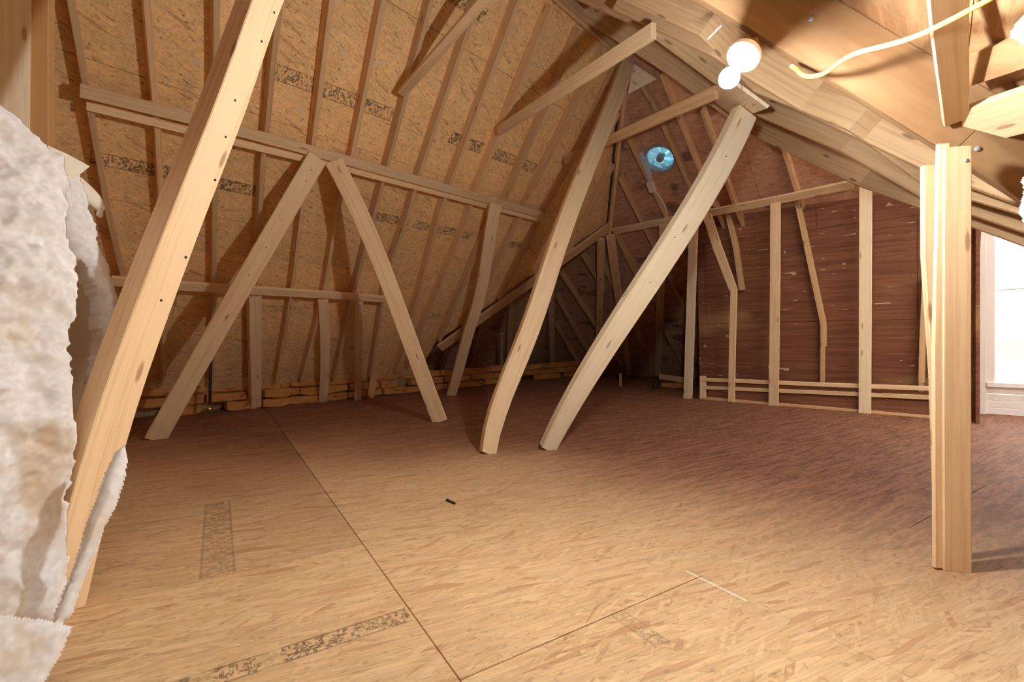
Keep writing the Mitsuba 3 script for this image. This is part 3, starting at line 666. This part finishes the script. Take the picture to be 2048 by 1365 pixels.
def rail(px, w_, lab, mat='mat_pine', lift=-0.045, cat='rail'):
    pts = on(off(K, lift), px); t = nrm(pts[-1] - pts[0])
    tag(add_board('rail', mat, pts, nrm(np.cross(t, K[0])), w_, K[0], 0.035, 0.5, 0.0), lab, cat)
rail([(1408, 764), (1640, 774), (1885, 783)], 0.052, 'upper of the two low rails crossing the knee wall')
rail([(1408, 780), (1640, 790), (1885, 801)], 0.050, 'lower of the two low rails crossing the knee wall')
rail([(1400, 801), (1640, 821), (1885, 842)], 0.045, 'floor plate under the knee wall studs', 'mat_rafter', -0.04, 'floor plate')
tag(stud('knee_block', 'mat_pine', [(1406, 758), (1406, 802)], at(1406, 758, hit(K, 1406, 790)[1]), hit(K, 1406, 802), 0.095, 0.06), 'short block at the left end of the low rails', 'block')
s_a, s_b = hit(off(B, 0.2), 1318, 759), hit(off(B, 0.2), 1374, 766)
tag(add_board('rail', 'mat_pine', [at(1318, 758, 8.9), at(1374, 767, 8.2)], Z, 0.10, nrm(C - s_a), 0.04), 'short low rail behind the whitish brace, left of the knee wall', 'rail')
m, uv = board_mesh([at(1322, 775, 8.8), at(1345, 777, 8.6), at(1372, 776, 8.3)], Z, [0.07, 0.10, 0.08], nrm(C - s_a), 0.08)
tag(put('debris_board', m, 'mat_orange', uv=uv), 'rough orange scrap lying under the short low rail', 'scrap wood')

# ------------------------------------------------------------------ support post below the beam
post = numbered('support_post')
pd = POST[1]
def post_board(px, d, w_, th, mat, roll=0.0, lab=None):
    pts = [at(x, y, dd) for (x, y), dd in zip(px, d)]
    pts[-1][2] = max(pts[-1][2], 0.001)
    w, n = nrm([1, -0.15 - roll, 0]), nrm([-0.15 - roll, -1, 0]); m, uv = board_mesh(pts, w, w_, n, th, 0.5, 1.0)
    k = put(post + '__board', m, mat, uv=uv)
    if lab: labels[k] = {'label': lab}
post_board([(1916, 298), (1915, 700), (1916, 1150)], [pd - 0.02] * 3, 0.095, 0.04, 'mat_pine', 0.05)
post_board([(1889, 292), (1880, 700), (1881, 1142)], [pd - 0.005] * 3, [0.042, 0.042, 0.040], 0.018, 'mat_pine', 0.0)
post_board([(1866, 335), (1866, 520), (1877, 760), (1884, 1135)], [pd + 0.05] * 4, [0.066, 0.064, 0.045, 0.03], 0.025, 'mat_pine')
put(post + '__bolt', bolt(at(1931, 327, pd - 0.022), [0, -1, 0.1], 0.009), 'mat_steel', True)
tag(post, 'upright pale post standing on the floor under the right beam', 'post')

# ------------------------------------------------------------------ boards at the upper right
SO = off(D, -0.20)
hang_t, hang_b = hit(SO, 1893, -60), at(1901, 232, hit((bw, bp[0]), 1901, 232)[1] - 0.015)
tag(brace('hanger_board', 'mat_pine', [(1893, -60), (1893, 0), (1900, 120), (1908, 234)], hang_t, hang_b, [0.095, 0.09, 0.084, 0.075], 0.04, 0.15, 0.0), 'short upright board nailed to the beam at the upper right', 'board')
def block_plane(*px):
    q = [min(hit((bw, bp[0]), *x)[1] - 0.02, hit(off(D, -0.225), *x)[1]) - 0.03 for x in px]
    return plane(*[at(x, y, d) for (x, y), d in zip(px, q)])
for outline_px, key_px, mat, lab in ((((1921, 119), (2090, 63), (2090, 128), (1921, 184)), ((1921, 119), (2090, 63), (1921, 184)), 'mat_lvl', 'upper of two boards reaching right from the short upright board'),
                                     (((1925, 227), (2100, 168), (2100, 259), (2011, 281), (1923, 257)), ((1925, 227), (2090, 172), (2011, 281)), 'mat_pine', 'lower of two boards reaching right, with an angled end')):
    bpl = block_plane(*key_px)
    m, uv = prism([hit(bpl, *q) for q in outline_px], -bpl[0], 0.03); tag(put('blocking', m, mat, uv=uv), lab, 'board')
# gussets
g = [hit(off(A, 0.10), *q) for q in ((1268, 133), (1313, 163), (1256, 190))]
g = [at(x, y, 5.55) for x, y in ((1268, 133), (1313, 163), (1256, 190))]
m, uv = prism(g, [0.2, 1, 0.3], 0.015); tag(put('gusset', m, 'mat_white_pine', uv=uv), 'pale triangular plywood gusset just under the roof peak', 'gusset')
g = [hit(off(D, 0.03), x, y) for x, y in ((1417, 199), (1450, 160), (1535, 222), (1473, 243))]
m, uv = prism(g, UPD, 0.02); tag(put('gusset', m, 'mat_white_pine', uv=uv), 'pale square plywood plate directly below the lit bulb', 'gusset')

# ------------------------------------------------------------------ lamp
ax = nrm([-0.55, -0.20, -0.81]); lo = at(1490, 113, 1.68)
lamp = numbered('ceiling_lamp')
tag(lamp, 'white porcelain lamp holder with a lit round bulb under the beam', 'lamp')
LS = 0.793
def lamp_part(prof, n): return lathe([(r * LS, h * LS) for r, h in prof], lo, ax, n)
put(lamp + '__base', lamp_part([(0, -0.004), (0.068, -0.004), (0.075, 0.002), (0.075, 0.020), (0.066, 0.032), (0.034, 0.036), (0, 0.036)], 48), 'mat_porcelain', 40)
put(lamp + '__socket', lamp_part([(0.026, 0.034), (0.026, 0.062), (0.022, 0.066), (0, 0.066)], 32), 'mat_porcelain', 40)
bulb_prof = [(0.0135, 0.066), (0.015, 0.095)] + [(0.045 * math.sin(a), 0.156 - 0.045 * math.cos(a)) for a in np.linspace(0.55, math.pi, 18)]
bulb_prof[-1] = (0.0, bulb_prof[-1][1])
put(lamp + '__bulb', lamp_part(bulb_prof, 32), 'mat_porcelain', True, emitter={'type': 'area', 'radiance': {'type': 'rgb', 'value': [BULB_POWER * c for c in BULB_TINT]}})
m, uv = board_mesh([lo - ax * 0.0 + nrm(ray(1490, 113)) * 0.012, lo + nrm(ray(1490, 113)) * 0.62], nrm(np.cross(ray(1490, 113), Z)), 0.085, nrm(np.cross(ray(1490, 113), np.cross(ray(1490, 113), Z))), 0.085, 0.5, 0.5)
put(lamp + '__mounting_block', m, 'mat_lvl', uv=uv)
tag(put('peg', tube_mesh([at(1441, 57, 2.3), at(1430, 68, 2.28), at(1417, 82, 2.25)], [0.006, 0.006, 0.004], 8), 'mat_white', 30), 'thin white peg sticking out of the board left of the lamp', 'peg')

# ------------------------------------------------------------------ yellow cable
cp = [(1584, 138), (1600, 151), (1622, 158), (1645, 153), (1668, 138), (1700, 117), (1760, 99), (1830, 78), (1905, 43), (1985, 0), (2050, -42)]
cd = [2.02, 1.96, 1.90, 1.86, 1.80, 1.70, 1.54, 1.38, 1.22, 1.10, 1.02]
cpts = spline([at(x, y, d) for (x, y), d in zip(cp, cd)], 70)
cab = numbered('power_cable'); tag(cab, 'yellow flat power cable looping across the beam at the upper right', 'cable')
put(cab + '__sheath', tube_mesh(cpts, np.linspace(0.0088, 0.0068, 70), 12, 1.0), 'mat_cable', 40)
put(cab + '__cut_end', tube_mesh([cpts[0] - (cpts[1] - cpts[0]) * 0.3, cpts[0], cpts[1]], 0.0088, 10), 'mat_white', 40)

# ------------------------------------------------------------------ vent fan in the back slope
fan = numbered('vent_fan'); tag(fan, 'round bluish vent fan with daylight behind its blades in the far slope', 'fan')
fo = fan_c; fn = B[0]
put(fan + '__housing', lathe([(FAN_R * 1.02, 0.03), (FAN_R * 1.10, 0.02), (FAN_R * 1.10, -0.0), (FAN_R * 1.0, -0.02), (FAN_R * 1.0, -0.16), (FAN_R * 0.965, -0.16), (FAN_R * 0.965, 0.02), (FAN_R * 1.02, 0.03)], fo, fn, 48), 'mat_steel', 40)
put(fan + '__hub', lathe([(0, 0.03), (FAN_R * 0.22, 0.03), (FAN_R * 0.26, 0.01), (FAN_R * 0.26, -0.08), (0, -0.08)], fo, fn, 24), 'mat_steel', 40)
bx_ = nrm(np.cross(fn, [0.1, 0.2, 1])); by_ = np.cross(fn, bx_)
for k in range(6):
    V = []
    a0 = k * math.pi / 3 + 0.2
    for r_ in np.linspace(0.24, 0.95, 5):
        for q in np.linspace(0, 1, 6):
            a = a0 + q * 0.86 * (0.8 + 0.2 * r_) + 0.25 * (r_ - 0.24)
            V.append(fo + FAN_R * r_ * (bx_ * math.cos(a) + by_ * math.sin(a)) + fn * (-0.05 + 0.035 * (q - 0.5)))
    f = [(i * 6 + j, i * 6 + j + 1, (i + 1) * 6 + j + 1, (i + 1) * 6 + j) for i in range(4) for j in range(5)]
    put(fan + '__blade', (np.array(V), np.array(f)), 'mat_blade', True)
put(fan + '__hood', lathe([(FAN_R * 1.0, -0.17)] + [(FAN_R * math.cos(a), -0.17 - 0.10 * math.sin(a)) for a in np.linspace(0.1, math.pi / 2 - 0.02, 8)] + [(0, -0.27)], fo, fn, 32), 'mat_hood', True)
BI = off(B, 0.004)
m = prism([hit(off(B, 0.022), *q) for q in ((1277, 313), (1284, 309), (1302, 352), (1302, 368), (1299, 372))], -B[0], 0.02)[0]
tag(put('bracket', m, 'mat_zinc'), 'thin grey metal strap left of the round vent fan', 'bracket')
m, uv = board_mesh([hit(BI, 1300, 368), hit(BI, 1307, 386)], E_B, 0.10, B[0], 0.05, 0.5, 0.0)
tag(put('junction_box', m, 'mat_paper', uv=uv), 'small pale electrical box below the vent fan', 'electrical box')
tag(put('fan_wire', tube_mesh(spline([hit(off(B, 0.02), *q) for q in ((1306, 384), (1318, 398), (1328, 415), (1333, 432), (1333, 446))], 24), 0.010, 8), 'mat_paper', 40), 'thin pale wire running from the small box to the purlin', 'wire')

# ------------------------------------------------------------------ hanging cord at the left eave
hc = numbered('pull_cord'); tag(hc, 'dark cord with a small glass ball hanging at the left eave', 'cord')
cdp = floor_at(420, 838)[1] - 0.25
put(hc + '__cord', tube_mesh([at(422, 688, cdp), at(421, 750, cdp), at(420, 812, cdp)], 0.016, 8), 'mat_dark', 40)
put(hc + '__ball', lathe([(0, -0.055)] + [(0.036 * math.cos(a), 0.04 * math.sin(a)) for a in np.linspace(-1.2, 1.4, 10)] + [(0, 0.05)], at(419, 824, cdp), [0, 0, 1], 16), 'mat_brass', 40)
tag(put('clip', lathe([(0, -0.07), (0.045, -0.06), (0.05, 0.0), (0.03, 0.06), (0, 0.07)], at(1311, 775, 8.4), [0.3, 0, 1], 12), 'mat_dark', 40), 'small black clip on the floor at the foot of the dim stud', 'clip')

# ------------------------------------------------------------------ rough blocking stacked along the left eave
en = np.array([-A[0][0], -A[0][1], 0]); en = nrm(en); en = en if en @ (C - P1) > 0 else -en
s = -0.3
row_h = [0.135, 0.125, 0.125]
for row in range(3):
    s = -0.3 + 0.15 * row
    z = [0.245, 0.125, 0.005][row]
    while s < 9.6:
        L = rng.uniform(0.28, 0.75) * (1.7 if row == 0 else 1.0)
        if row > 0 and rng.random() < 0.12: s += 0.25; continue
        n = 6; q = np.linspace(0.008, L - 0.008, n)
        base = P1 + en * (0.10 + rng.uniform(-0.03, 0.03))
        sag = rng.uniform(-0.012, 0.012)
        pts = [base + E_A * (s + a) + Z * (z + row_h[row] * 0.46 + sag * math.sin(a / L * 3.1) + rng.uniform(-0.006, 0.006)) for a in q]
        wd = row_h[row] * (0.90 + rng.uniform(-0.10, 0.06, n)); wd[0] *= 0.85; wd[-1] *= 0.85
        m, uv = board_mesh(pts, Z, np.minimum(wd, row_h[row]), en, 0.10 + rng.uniform(-0.02, 0.02, n), 0.5, 0.5, 0.012)
        k = put('blocking_scrap', m, 'mat_orange', uv=uv)
        tag(k, 'rough orange wood scrap wedged in the low stack along the left eave', 'scrap wood', 'orange scraps stacked along the left eave')
        s += L + rng.uniform(0.0, 0.03)

# ------------------------------------------------------------------ insulation and studs at the left
def left_plane(dx): 
    n = nrm([1.0, -0.42, 0.12]); return (n, np.array([-1.56 - dx, 1.46, 0.9]))
def insulation(key, pl, px, thick, lab, seed, group=None, cat='insulation', mat='mat_fluff', **k):
    u = nrm([0.42, 1.0, 0]); u = nrm(u - (u @ pl[0]) * pl[0]); v = np.cross(pl[0], u); v = v if v[2] > 0 else -v
    m, uv = fluffy(pl, u, v, px, thick, seed=seed, **k)
    return tag(put(key, m, mat, True, uv=uv), lab, cat, group)
insulation('insulation_batt', left_plane(0.0), [(-120, 170), (0, 226), (38, 262), (85, 302), (118, 322), (135, 380), (118, 470), (150, 560), (140, 640), (128, 720), (136, 800), (150, 872), (132, 960), (122, 1050), (124, 1120), (112, 1200), (100, 1290), (60, 1400), (-120, 1420)], 0.10, 'large white insulation batt filling the left edge of the view', 1, ragged=0.022, step=0.006, fine=0.011)
insulation('insulation_batt', left_plane(0.13), [(60, 300), (100, 306), (150, 345), (163, 390), (172, 430), (186, 480), (205, 540), (226, 605), (240, 665), (244, 705), (230, 760), (205, 815), (190, 862), (172, 905), (160, 935), (152, 900), (166, 840), (172, 760), (180, 680), (172, 600), (150, 540), (90, 500)], 0.09, 'white insulation batt with a ragged edge between the front batt and the thick brace', 2, ragged=0.02, step=0.006, fine=0.011)
fp = [hit(left_plane(0.02), *q) for q in ((95, 296), (132, 312), (180, 338), (150, 362), (118, 372))]
m, uv = prism(fp, -left_plane(0)[0], 0.006); tag(put('paper_flap', m, 'mat_paper', uv=uv), 'pointed paper flap sticking out of the top of the insulation', 'paper flap')
tf = spline([hit(left_plane(0.10), *q) for q in ((140, 372), (162, 385), (185, 402), (199, 420), (197, 438))], 20)
tag(put('paper_flap', tube_mesh(tf, np.linspace(0.045, 0.010, 20), 10, 0.5), 'mat_paper', 40), 'curled white scrap of facing hanging off the insulation edge', 'paper flap')
kp = [hit(left_plane(0.22), *q) for q in ((90, 520), (190, 540), (195, 700), (180, 860), (150, 965), (90, 960))]
m, uv = prism(kp, -left_plane(0)[0], 0.01); tag(put('kraft_facing', m, 'mat_kraft', uv=uv), 'brown kraft paper facing showing in the gap between the two insulation batts', 'paper facing')
pt = at(200, 1060, 1.40); pl3 = (nrm(C - pt), pt)
insulation('insulation_strip', pl3, [(250, 890), (258, 925), (252, 960), (241, 1000), (229, 1032), (212, 1062), (198, 1100), (180, 1142), (168, 1178), (160, 1205), (148, 1232), (125, 1262), (98, 1275), (104, 1240), (126, 1190), (144, 1140), (156, 1100), (171, 1050), (190, 1000), (208, 950), (228, 908)], 0.035, 'white torn insulation strip along the right side of the thick brace', 3, ragged=0.006, step=0.005)
pt = at(60, 1310, 1.10); pl4 = (nrm(C - pt), pt)
insulation('insulation_strip', pl4, [(-60, 1225), (60, 1238), (120, 1246), (148, 1258), (132, 1300), (112, 1335), (84, 1390), (-60, 1400)], 0.035, 'white insulation flap on the floor in the lower left corner', 4, ragged=0.004, step=0.005)
for px, d, lab, sd in ([((2100, 10), (2046, 34), (2030, 48), (2017, 76), (2024, 88), (2050, 99), (2100, 110))], hit(off(D, -0.225), 2040, 60)[1] - 0.06, 'white insulation tuft at the right edge above the two boards', 5), ([((2110, 335), (2050, 350), (2040, 366), (2046, 385), (2036, 428), (2048, 458), (2110, 480))], hit((bw, bp[0]), 2045, 395)[1] - 0.22, 'white insulation tuft at the right edge below the beam', 6):
    pt = at(px[0][1][0], px[0][1][1], d)
    insulation('insulation_tuft', (nrm(C - pt), pt), list(px[0]), 0.03, lab, sd, ragged=0.004, step=0.005)
tag(brace('wall_stud', 'mat_white_pine', [(8, -80), (6, 120), (4, 420)], at(8, -80, 2.25), at(4, 420, 2.25), 0.19, 0.06, 0.15), 'yellowish stud at the top left edge above the insulation', 'stud')
tag(brace('wall_stud', 'mat_tan', [(70, -80), (70, 120), (70, 420)], at(70, -80, 2.36), at(70, 420, 2.36), 0.10, 0.09, -0.3), 'brown stud behind the insulation, right of the yellowish stud', 'stud')

m, uv = board_mesh([floor_at(893, 1005, 0.004), floor_at(910, 1013, 0.004)], nrm([0.4, 1, 0]), [0.022, 0.016], Z, 0.008, 0.5, 0.5, 0.002)  # thin dark piece standing in for a dark mark in the floor
tag(put('floor_mark', m, 'mat_dark', uv=uv), 'small dark mark on the open floor in the foreground', 'dark mark')
